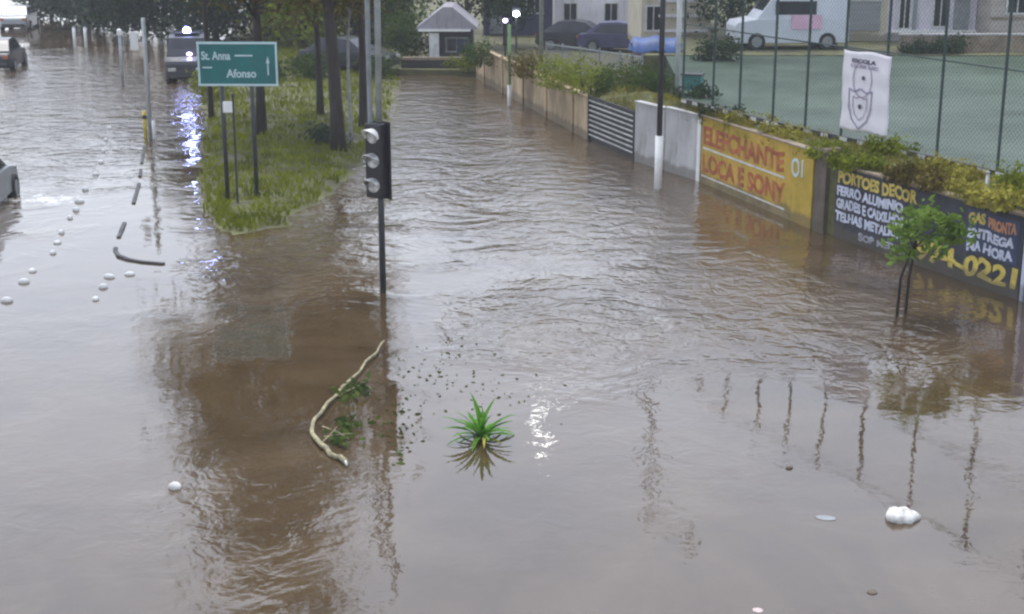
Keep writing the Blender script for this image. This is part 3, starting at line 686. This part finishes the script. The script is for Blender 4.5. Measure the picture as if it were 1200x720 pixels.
tp.add(vs, [(j * (nx + 1) + i, j * (nx + 1) + i + 1, (j + 1) * (nx + 1) + i + 1, (j + 1) * (nx + 1) + i) for j in range(ny) for i in range(nx)]).build('tarp', M['blue'], o, smooth=True)
for x in (-.85, .85):
    for y in (-.6, .6): MB().tube([(x, y, -.6), (x, y, .8)], .025, 6).build('leg', M['dark'], o)
MB().box((0, 0, .35), (1.7, 1.1, .05)).build('table', M['stone'], o)
# grey grille fence behind the hedge
o = thing('grille_fence', 'grey blue grille fence behind the bushes at the slatted gate', 'fence', (0, 0, 0))
a, d = at(640, 79, .9), at(752, 100, 1.4); ln = (d - a).length
for k in range(6): q = a.lerp(d, k / 5); MB().tube([(q.x, q.y, q.z - .9), (q.x, q.y, q.z + 1.0)], .035, 6).build('post', M['grey'], o)
g = MB()
for k in range(60): q = a.lerp(d, k / 59); g.tube([(q.x, q.y, q.z), (q.x, q.y, q.z + .95)], .012, 4)
for z in (.05, .9): g.tube([a + Vector((0, 0, z)), d + Vector((0, 0, z))], .02, 6)
g.build('grille', M['grey'], o)

# ------------------------------------------------------------------ buildings
def window(parent, x, z, w_, h_, y=0, fm='dirtywhite'):
    f = MB(); e = .07
    for c, d in (((x, y - .02, z + h_ / 2), (w_ + 2 * e, .06, e)), ((x, y - .02, z - h_ / 2), (w_ + 2 * e, .06, e)), ((x - w_ / 2, y - .02, z), (e, .06, h_ - e)), ((x + w_ / 2, y - .02, z), (e, .06, h_ - e)), ((x, y - .018, z), (.04, .05, h_ - e))): f.box(c, d)
    o = f.build('window', M[fm], parent); MB().box((x, y + .005, z), (w_, .03, h_)).build('pane', M['glass'], o); return o
def building(name, label, x0, x1, y, z0, h, depth, m, roof='roofdark', rz=0, cat='building', over=.3):
    o = thing(name, label, cat, ((x0 + x1) / 2, y, z0), rz); w_ = x1 - x0
    MB().box((0, depth / 2, h / 2), (w_, depth, h)).build('wall', M[m], o)
    MB().box((0, depth / 2, h + .08), (w_ + 2 * over, depth + 2 * over, .16)).build('roof', M[roof], o)
    return o
def X(px, y, z=3): return (px - 600) / F * (y * _c + (H - z) * _s)
def car(name, label, loc, rz, paint, van=False, lamp=None, group=None, cat='car', h=1.0):
    o = thing(name, label, cat, loc, rz, group); ln = 4.2
    def loft(sec, nm, m, parent=o, bev=.05):
        """sec: list of (y, half width bottom, half width top, z0, z1)"""
        b_ = MB(); vs = []; 
        for y, wb, wt, z0, z1 in sec: vs += [(-wb, y, z0), (wb, y, z0), (wt, y, z1), (-wt, y, z1)]
        fs = [(0, 1, 2, 3)[::-1]]
        for i in range(len(sec) - 1):
            for j in range(4): fs.append((i * 4 + j, i * 4 + (j + 1) % 4, i * 4 + 4 + (j + 1) % 4, i * 4 + 4 + j))
        k = (len(sec) - 1) * 4; fs.append((k, k + 1, k + 2, k + 3))
        return b_.add(vs, fs).build(nm, m, parent, smooth=False, bevel=bev)
    if van:
        body = loft([(-2.1, .78, .74, .3, .85), (-2.0, .84, .82, .25, 1.0), (-1.3, .86, .84, .25, 1.12), (-1.25, .87, .85, .25, 1.13), (2.05, .87, .85, .25, 1.15), (2.1, .84, .82, .3, 1.1)], 'body', paint)
        cab = loft([(-1.3, .84, .80, 1.1, 1.14), (-.75, .84, .72, 1.1, 1.85), (-.3, .85, .74, 1.1, 1.95), (1.9, .85, .76, 1.1, 1.95), (2.08, .84, .76, 1.1, 1.85)], 'cabin', paint)
        ws = [(-.3, 1.5, .55, .8)]; zf = 1.5
    else:
        body = loft([(-2.1, .7, .66, .32, .62), (-2.0, .8, .76, .24, .74), (-1.0, .84, .80, .22, .90), (1.2, .84, .80, .22, .94), (1.95, .82, .76, .24, .88), (2.1, .74, .70, .34, .74)], 'body', paint)
        cab = loft([(-1.05, .78, .74, .86, .90), (-.35, .78, .62, .88, 1.38), (.2, .78, .62, .9, 1.44), (1.0, .78, .62, .9, 1.40), (1.65, .76, .70, .9, .94)], 'cabin', paint)
    g = M['glass']
    if van:
        MB().add([(-.74, -1.245, 1.2), (.74, -1.245, 1.2), (.66, -.82, 1.78), (-.66, -.82, 1.78)], [(0, 1, 2, 3)]).build('windscreen', g, cab)
        for s_ in (1, -1): MB().box((s_ * .82, .1, 1.5), (.03, 1.5, .48)).build('side_window', g, cab)
        MB().box((0, 2.09, 1.5), (1.2, .03, .5)).build('rear_window', g, cab)
    else:
        MB().add([(-.70, -1.02, .93), (.70, -1.02, .93), (.58, -.40, 1.34), (-.58, -.40, 1.34)], [(0, 1, 2, 3)]).build('windscreen', g, cab)
        MB().add([(-.66, 1.60, .97), (.66, 1.60, .97), (.58, 1.06, 1.36), (-.58, 1.06, 1.36)], [(0, 1, 2, 3)]).build('rear_window', g, cab)
        for s_ in (1, -1):
            MB().add([(s_ * .785, -.72, .96), (s_ * .785, 1.28, .96), (s_ * .66, .95, 1.33), (s_ * .655, -.3, 1.33)], [(0, 1, 2, 3)]).build('side_window', g, cab)
    for s_ in (1, -1):
        MB().box((s_ * .56, -2.09, .66), (.32, .06, .14)).build('headlight', M['head_lamp'] if lamp else M['lens'], body, bevel=.02)
        MB().box((s_ * .62, 2.09, .72), (.24, .06, .14)).build('tail_light', M['redpaint'], body, bevel=.02)
        for y in (-1.3, 1.3):
            T = Matrix.Translation((s_ * .78, y, .3)) @ Matrix.Rotation(R(90), 4, 'Y')
            wh = MB().lathe([(.2, -.1), (.31, -.1), (.33, -.05), (.33, .05), (.31, .1), (.2, .1)], 20, T).build('wheel', M['tyre'], o)
            MB().lathe([(.02, -.105), (.19, -.11), (.2, -.08), (.2, .08), (.19, .11), (.02, .105)], 14, T).build('rim', M['grey'], wh)
    MB().box((0, -2.1, .38), (1.3, .08, .12)).build('bumper', M['dark'], o, bevel=.02); MB().box((0, 2.1, .4), (1.3, .08, .14)).build('bumper', M['dark'], o, bevel=.02)
    return o
# gatehouse at the end of the street
Yh = 64.5; xa, xb = X(488, Yh), X(556, Yh)
o = thing('gatehouse', 'low white roofed gatehouse at the far end of the flooded street', 'building', ((xa + xb) / 2, Yh, .2)); w_ = xb - xa
zr, ze = dep(520, 8, Yh).z - .2, dep(520, 34, Yh).z - .2
MB().box((.25, 1.6, ze / 2), (w_ - .7, 2.4, ze)).build('wall', M['dark'], o)
MB().prism([(-w_ * .5, ze), (w_ * .55, ze), (w_ * .55, ze + .08), (w_ * .12, zr), (-w_ * .04, zr), (-w_ * .5, ze + .08)], -.3, 3.2).build('roof', M['roofgrey'], o)
MB().box((-.02 * w_, -.33, ze - .04), (w_ * .9, .06, .1)).build('fascia', M['white'], o)
MB().box((-w_ * .2, -.1, ze / 2 - .1), (.42, .25, ze - .12)).build('pier', M['dirtywhite'], o, bevel=.02)
window(o, .45, ze * .55, .9, .6, .39, 'grey')
MB().box((w_ * .3, .36, ze * .35), (.6, .06, ze * .7)).build('door', M['navy'], o)
A, rz, ln = wall_frame((468, 90), (556, 91)); o = thing('low_rail_wall', 'low pale wall with dark base in front of the gatehouse', 'wall', (A.x, 63.4, .2), 0)
MB().box((ln / 2, .1, .18), (ln, .2, .36)).build('base', M['black'], o); MB().box((ln / 2, .1, .43), (ln, .24, .14)).build('coping', M['stone'], o, bevel=.02)
shrub('bush', 'low yellow green bush at the right end of the low wall', (X(545, 62.9, 0), 62.7, .2), .8, .4, .6, 'yg', 140, 1300, .12, 'bush')
shrub('bush', 'dark tall bush left of the gatehouse', (X(476, 66, 0), 66, .2), .8, .6, 2.2, 'mid', 141, 2600, .18, 'bush', low=.15)
tree('tree', 'dark tree standing behind the gatehouse roof', (X(548, 71, 0), 71, .2), 7.5, 1.6, 2.4, 'dark', 142, 4600, .26, .15, clumps=50, shape='round')
tree('tree', 'dark narrow tree between the gatehouse and the pale mast', (X(592, 74, 0), 74, .2), 6.5, 1.2, 1.5, 'dark', 143, 3600, .26, .12, clumps=40, shape='round')
# lit white building behind the mast
Yb = 76
o = building('white_building', 'white building with bright wall lamps behind the parked cars', X(650, Yb), X(742, Yb), Yb, .2, 5.2, 6, 'whiteb')
for x in (-1.2, .9): window(o, x, 1.5, .7, 1.0)
MB().box((0, -.06, 2.62), (3.9, .12, .12)).build('ledge', M['grey'], o)
c = MB().box((.25, -.2, 3.0), (.3, .22, .18)).build('wall_lamp', M['grey'], o); MB().box((.25, -.2, 2.87), (.26, .18, .06)).build('lamp_glass', M['cool_lamp'], c)
o = building('navy_shed', 'dark navy shed between the gatehouse and the white building', X(566, 80), X(648, 80), 80, .2, 3.0, 5, 'navy', 'roofdark')
MB().box((-1.0, -.03, 1.1), (1.1, .06, 2.0)).build('door', M['grey'], o); window(o, .9, 1.6, .9, .8)
o = thing('bright_lamp', 'bright bluish white lamp on a dark post near the gatehouse', 'lamp', (X(605, 70, 2.5), 70, .2))
q = dep(605, 16, 70)
MB().tube([(0, 0, -.2), (0, 0, q.z - .1)], .05, 8).build('post', M['dark'], o); MB().box((0, 0, q.z - .02), (.42, .3, .16)).build('housing', M['dark'], o, bevel=.02)
MB().lathe([(.02, -.12), (.12, -.08), (.15, 0), (.12, .08), (.02, .12)], 14, Matrix.Translation((0, -.2, q.z - .2))).build('lamp_glass', M['cool_lamp'], o, smooth=True)
q = dep(592, 24, 69); o = thing('violet_lamp', 'smaller violet lamp left of the bright bluish lamp', 'lamp', (q.x, 69, .2))
MB().tube([(0, 0, -.2), (0, 0, q.z - .2)], .04, 8).build('post', M['dark'], o); MB().lathe([(.02, -.1), (.09, -.06), (.11, 0), (.08, .06), (.02, .08)], 12, Matrix.Translation((0, -.06, q.z - .2))).build('lamp_glass', M['violet_lamp'], o, smooth=True)
# buildings beyond the court
Yc = 57
o = building('beige_building', 'beige building behind the dark pole with pale horizontal ledges', X(752, 60), X(832, 60), 60, 1.2, 5, 7, 'beige')
for z in (.9, 1.5, 2.1): MB().box((.3, -.05, z), (2.0, .1, .1)).build('ledge', M['whiteb'], o)
window(o, -.9, 1.4, .6, 1.0); 
o = building('beige_garage', 'beige garage with a grey roller shutter behind the crest banner', X(985, Yc), X(1040, Yc), Yc, FZ, 3.6, 6, 'beige')
MB().box((-.05, -.03, .95), (1.35, .06, 1.1)).build('shutter', M['shutter'], o); MB().box((-.05, -.05, 1.56), (1.5, .1, .1)).build('lintel', M['concrete'], o)
o = building('lilac_house', 'lilac white house with two tall dark windows beyond the court', X(1041, Yc), X(1146, Yc), Yc + .2, FZ, 4.2, 7, 'lilac')
window(o, -1.05, 1.05, .45, 1.2); window(o, .35, 1.15, .6, 1.25); MB().box((1.15, -.03, .85), (.6, .06, 1.5)).build('door', M['grey'], o)
MB().box((0, -.06, .36), (3.6, .12, .10)).build('plinth', M['white'], o)
MB().box((-.65, -.04, .9), (.12, .08, 1.8)).build('downpipe', M['grey'], o)
o = building('tan_building', 'greyish tan building with ribbed walls at the right beyond the court', X(1147, Yc), X(1290, Yc), Yc - 1.5, FZ, 4.5, 7, 'tanb')
for x in (-1.4, .3): window(o, x, 1.5, .8, .7)
for z in (.35, 1.0, 2.05): MB().box((0, -.04, z), (4.8, .08, .06)).build('band', M['stone'], o)
o, = [thing('stone_wall', 'low brown stone wall along the far side of the court', 'wall', (X(1055, 53, 2), 52.6, FZ))]
MB().box((3.0, .1, .28), (6.2, .2, .62)).build('panel', M['stone'], o); MB().box((3.0, .1, .62), (6.3, .26, .06)).build('coping', M['concrete'], o)
o = thing('court_screen', 'grey blue screen panel at the far edge of the court behind the van', 'screen', (X(952, 54, 2), 54, FZ))
MB().box((.45, 0, .5), (.9, .05, .9)).build('cloth', M['bluepaint'], o); 
for x in (0, .9): MB().tube([(x, .04, -.1), (x, .04, 1.1)], .03, 6).build('post', M['grey'], o)
tree('tree', 'dark bare looking tree beside the beige building', (X(852, 58, 0), 58, FZ - .6), 6, 1.2, 1.5, 'dark', 151, 3200, .22, .16, clumps=34, shape='round')
tree('tree', 'grey green tree behind the white van beyond the court', (X(925, 62, 0), 62, FZ), 6.5, 1.0, 2.3, 'grey', 152, 5000, .26, .16, clumps=56, shape='round')
tree('tree', 'grey green tree between the white van and the crest banner', (X(972, 60, 0), 60, FZ), 6.0, .8, 1.3, 'grey', 153, 3600, .24, .13, clumps=40, shape='round')
tree('tree', 'green tree behind the beige building and the dark bare tree', (X(888, 66, 0), 66, FZ), 7.5, 1.4, 1.7, 'mid', 154, 3800, .26, .14, clumps=40, shape='round')
shrub('bush', 'dark clipped bush against the low stone wall beyond the court', (X(1100, 52, 2), 52.0, FZ), 1.3, .4, .5, 'dark', 156, 1800, .13, 'bush')
shrub('bush', 'dark green bush at the far left edge of the court', (X(835, 50, 2), 50.0, FZ), .9, .4, .6, 'dark', 157, 1500, .13, 'bush')

# ------------------------------------------------------------------ vehicles
rdir = math.atan2(-2.8, 16.8)    # how the left road slants
p = at(22, 223); car('car', 'grey car pushing through the flood at the left road, nearest the camera', (p.x - .6, p.y - 1.9, -.12), R(186), M['carsilver'])
p = at(4, 82); car('car', 'dark car in the left road beyond the grey car', (p.x - .5, p.y + 1.2, -.1), R(188), M['cardark'])
p = at(24, 33); car('car', 'silver car farthest away in the left road', (p.x, p.y, -.08), R(188), M['carsilver'])
p = at(208, 97); pv_ = car('patrol_van', 'dark van with a bright blue roof beacon left of the green sign', (p.x + .1, p.y + 2.0, -.12), R(8), M['cardark'], van=True, cat='van')
q = dep(213, 41, p.y + 1.4)
MB().box((0, -.4, 1.98), (1.0, .26, .08)).build('beacon_base', M['dark'], pv_)
MB().lathe([(.15, 0), (.16, .1), (.11, .2), (.02, .23)], 14, Matrix.Translation((0, -.42, 2.02))).build('beacon', M['blue_lamp'], pv_, smooth=True)
pl = bpy.data.lights.new('beacon_light', 'POINT'); pl.energy = 60; pl.color = (.35, .42, 1); pl.shadow_soft_size = .15
po = bpy.data.objects.new('beacon_light', pl); COL.objects.link(po); po.parent = pv_; po.location = (0, -.42, 2.45)
MB().lathe([(.02, -.06), (.10, -.03), (.10, .03), (.02, .06)], 12, Matrix.Translation((.12, -1.36, 1.22))).build('grille_lamp', M['violet_lamp'], pv_, smooth=True)
p = at(398, 98); car('car', 'dark parked car with pale lights seen between the trunks at the back of the grass', (p.x, p.y + 3.5, .15), R(70), M['cardark'])
p = Vector((X(680, 72, 0), 72, .2)); car('car', 'dark parked car before the white building, left of two', p, R(75), M['cardark'], group=None)
p = Vector((X(730, 70, 0), 71.2, .2)); car('car', 'blue grey parked car before the white building, right of two', p, R(80), M['navy'])
p = Vector((X(922, 54, 2), 54.2, FZ)); vv = car('white_van', 'white van with a pink side panel parked beyond the court', p, R(-86), M['carwhite'], van=True, cat='van')
MB().box((-.885, .5, 1.0), (.02, 1.1, .5)).build('side_panel', M['pink'], vv); MB().box((.885, .5, 1.0), (.02, 1.1, .5)).build('side_panel', M['pink'], vv)

# ------------------------------------------------------------------ sapling
p = at(1052, 371); o = thing('sapling', 'young bright green tree with two thin stems standing in the flood by the lettered wall', 'tree', p)
c = dep(1082, 275, p.y) - p
for dx, dy in ((-.02, 0), (.17, .15)):
    MB().tube([(dx, dy, -.3), (dx + .02, dy, .7), (c.x * .55 + dx * .5, dy, c.z - .2), (c.x * .8, dy * .5, c.z + .1)], [.034, .028, .02, .01], 7).build('trunk', M['bark'], o, smooth=True)
cb = MB(); rg = random.Random(5); cl = []
for i in range(22):
    a = rg.uniform(0, 6.28); e = rg.uniform(-1, 1); r_ = rg.random() ** .4
    cl.append(Vector((c.x + math.cos(a) * .6 * r_, math.sin(a) * .5 * r_, c.z + e * .40 * (1.1 - .4 * r_))))
for i in range(620):
    q = cl[int(22 * rg.random() ** 1.5)]; leaf(cb, q + Vector((rg.gauss(0, .13), rg.gauss(0, .13), rg.gauss(0, .09))), .17, rg, .3)
cb.build('crown', L_['fresh'], o)
br = MB()
for q in cl[::2]: br.tube([(c.x * .6, .05, c.z - .25), tuple(q)], [.012, .004], 5)
br.build('branch', M['bark'], o)

# ------------------------------------------------------------------ drowned plant, branch, floating things
def blade(b_, base, az, el, ln, wd, droop):
    n = 7; vs = []; d = Vector((math.cos(az), math.sin(az), 0)); s_ = Vector((-math.sin(az), math.cos(az), 0)); e = el; p = Vector(base)
    for i in range(n):
        k = i / (n - 1); w_ = wd * (.55 + 1.2 * k) * (1 - k ** 2.2) + .002
        up = Vector((-math.cos(az) * math.sin(e), -math.sin(az) * math.sin(e), math.cos(e)))
        vs += [tuple(p - s_ * w_ + up * w_ * .35), tuple(p), tuple(p + s_ * w_ + up * w_ * .35)]
        p = p + (d * math.cos(e) + Vector((0, 0, math.sin(e)))) * ln / (n - 1); e -= droop / (n - 1)
    fs = []
    for i in range(n - 1): fs += [(i * 3, i * 3 + 1, i * 3 + 4, i * 3 + 3), (i * 3 + 1, i * 3 + 2, i * 3 + 5, i * 3 + 4)]
    b_.add(vs, fs)
p = at(564, 515); o = thing('spiky_plant', 'spiky green plant poking out of the flood right of the traffic light', 'plant', p); rg = random.Random(3)
for i in range(40):
    b_ = MB(); k = i / 39; blade(b_, (rg.gauss(0, .02), rg.gauss(0, .02), .02), i * 2.4 + rg.gauss(0, .25), R(80 - 66 * k ** .8 + rg.gauss(0, 6)), rg.uniform(.40, .68) * (1 - .1 * k), rg.uniform(.022, .034), R(35 + 25 * k)); b_.build('leaf', L_['dry' if i in (31, 36, 39) else 'plant'], o, smooth=True)
MB().tube([(0, 0, -.4), (0, 0, .1)], .05, 8).build('stem', M['bark'], o)
pts = [(452, 398, -.03), (440, 413, .05), (410, 446, .07), (385, 472, .07), (369, 490, .06), (365, 503, .055), (371, 517, .055), (386, 530, .05), (406, 542, .04)]
o = thing('fallen_branch', 'pale bent branch floating beside the traffic light pole', 'branch', at(370, 500)); bp0 = o.location.copy()
w3 = [at(x, y, z) - bp0 for x, y, z in pts]
sm = []
for i in range(len(w3) - 1):
    for k in range(3): q = w3[i].lerp(w3[i + 1], k / 3); sm.append(q + Vector((rng.gauss(0, .014), rng.gauss(0, .022), rng.gauss(0, .01))))
sm.append(w3[-1])
MB().tube(sm, [.017 + .022 * i / len(sm) + .006 * noise.noise((i * .9, 2, 3)) for i in range(len(sm))], 9).build('limb', M['barkpale'], o, smooth=True)
q = at(405, 543, .045) - bp0; MB().lathe([(.04, 0), (.041, .01), (.026, .02)], 10, Matrix.Translation(q) @ Matrix.Rotation(R(75), 4, 'Y') ).build('cut_end', M['white'], o)
for a, d in (((390, 466), (425, 450)), ((380, 512), (415, 508)), ((378, 500), (410, 515)), ((376, 520), (395, 500))): MB().tube([at(*a, .05) - bp0, (at(*a, .05) + at(*d, .1)) / 2 - bp0 + Vector((.02, .03, 0)), at(*d, .09) - bp0], [.012, .008, .004], 5).build('twig', M['barkpale'], o)
lf = MB(); rg = random.Random(9)
for (x, y), n in (((402, 506), 30), ((396, 515), 20), ((412, 500), 18), ((418, 452), 40), ((405, 462), 22)):
    for i in range(n):
        c = at(x + rg.gauss(0, 9), y + rg.gauss(0, 6), .03 + abs(rg.gauss(0, .05))) - bp0; leaf(lf, c, .15, rg, .6)
lf.build('leaves', L_['mid'], o)
def debris(name, label, cat, px, py, rx, ry, rz_, m, seed, z=-.015):
    rg = random.Random(seed); b_ = MB(); n, k = 16, 7; vs = []
    for j in range(k + 1):
        e = -math.pi / 2 + math.pi * j / k
        for i in range(n):
            a = 2 * math.pi * i / n; s_ = 1 + .10 * math.sin(2 * a + seed) + .06 * math.sin(5 * a + seed * 2) + rg.uniform(-.03, .03)
            ce = max(.02, math.cos(e)) ** .6
            vs.append((math.cos(a) * ce * rx * s_, math.sin(a) * ce * ry * s_, math.sin(e) * rz_ + .02 * rz_ * rg.gauss(0, 3)))
    fs = [(j * n + i, j * n + (i + 1) % n, (j + 1) * n + (i + 1) % n, (j + 1) * n + i) for j in range(k) for i in range(n)]
    fs += [tuple(range(n - 1, -1, -1)), tuple(k * n + i for i in range(n))]
    o = b_.add(vs, fs).build(name, M[m], smooth=True, loc=at(px, py, z + rz_ * .45)); return tag(o, label, cat)
o = debris('foam_lump', 'white lump of foam packaging floating at the lower right', 'foam', 1058, 606, .19, .17, .09, 'foam', 1)
for v in o.data.vertices:
    q = v.co.copy(); v.co += Vector((q.x, q.y, q.z * .5)).normalized() * (.05 * noise.noise(tuple(q * 9)) + .025 * noise.noise(tuple(q * 25)))
debris('floating_ball', 'small white ball floating at the lower left', 'ball', 205, 571, .075, .07, .06, 'foam', 2)
debris('floating_scrap', 'flat pale scrap floating left of the white foam lump', 'litter', 968, 607, .12, .08, .008, 'grey', 3, .0)
debris('floating_scrap', 'pinkish scrap floating at the bottom edge', 'litter', 888, 716, .06, .05, .02, 'foampink', 4)
debris('floating_scrap', 'dark scrap floating below the white foam lump', 'litter', 1022, 694, .06, .05, .012, 'pillar', 5, .0)
debris('floating_scrap', 'small dark scrap floating above the pale scrap', 'litter', 925, 548, .05, .04, .02, 'pillar', 6, .0)
# floating leaf litter round the plant
lf = MB(); rg = random.Random(21)
for i in range(110):
    x, y = rg.gauss(520, 42), rg.gauss(440, 22); c = at(x, y, .006); leaf(lf, c, rg.uniform(.03, .09), rg, .95)
for i in range(60):
    leaf(lf, at(rg.gauss(462, 18), rg.gauss(492, 24), .008), rg.uniform(.05, .12), rg, .9)
for i in range(50): leaf(lf, at(rg.gauss(565, 60), rg.gauss(455, 30), .008), rg.uniform(.03, .08), rg, .95)
for i in range(24): leaf(lf, at(rg.gauss(470, 14), rg.gauss(520, 10), .006), .07, rg, .95)
tag(lf.build('floating_leaves', L_['mid']), 'loose specks of leaf litter floating above the spiky plant', 'leaf litter', kind='stuff')
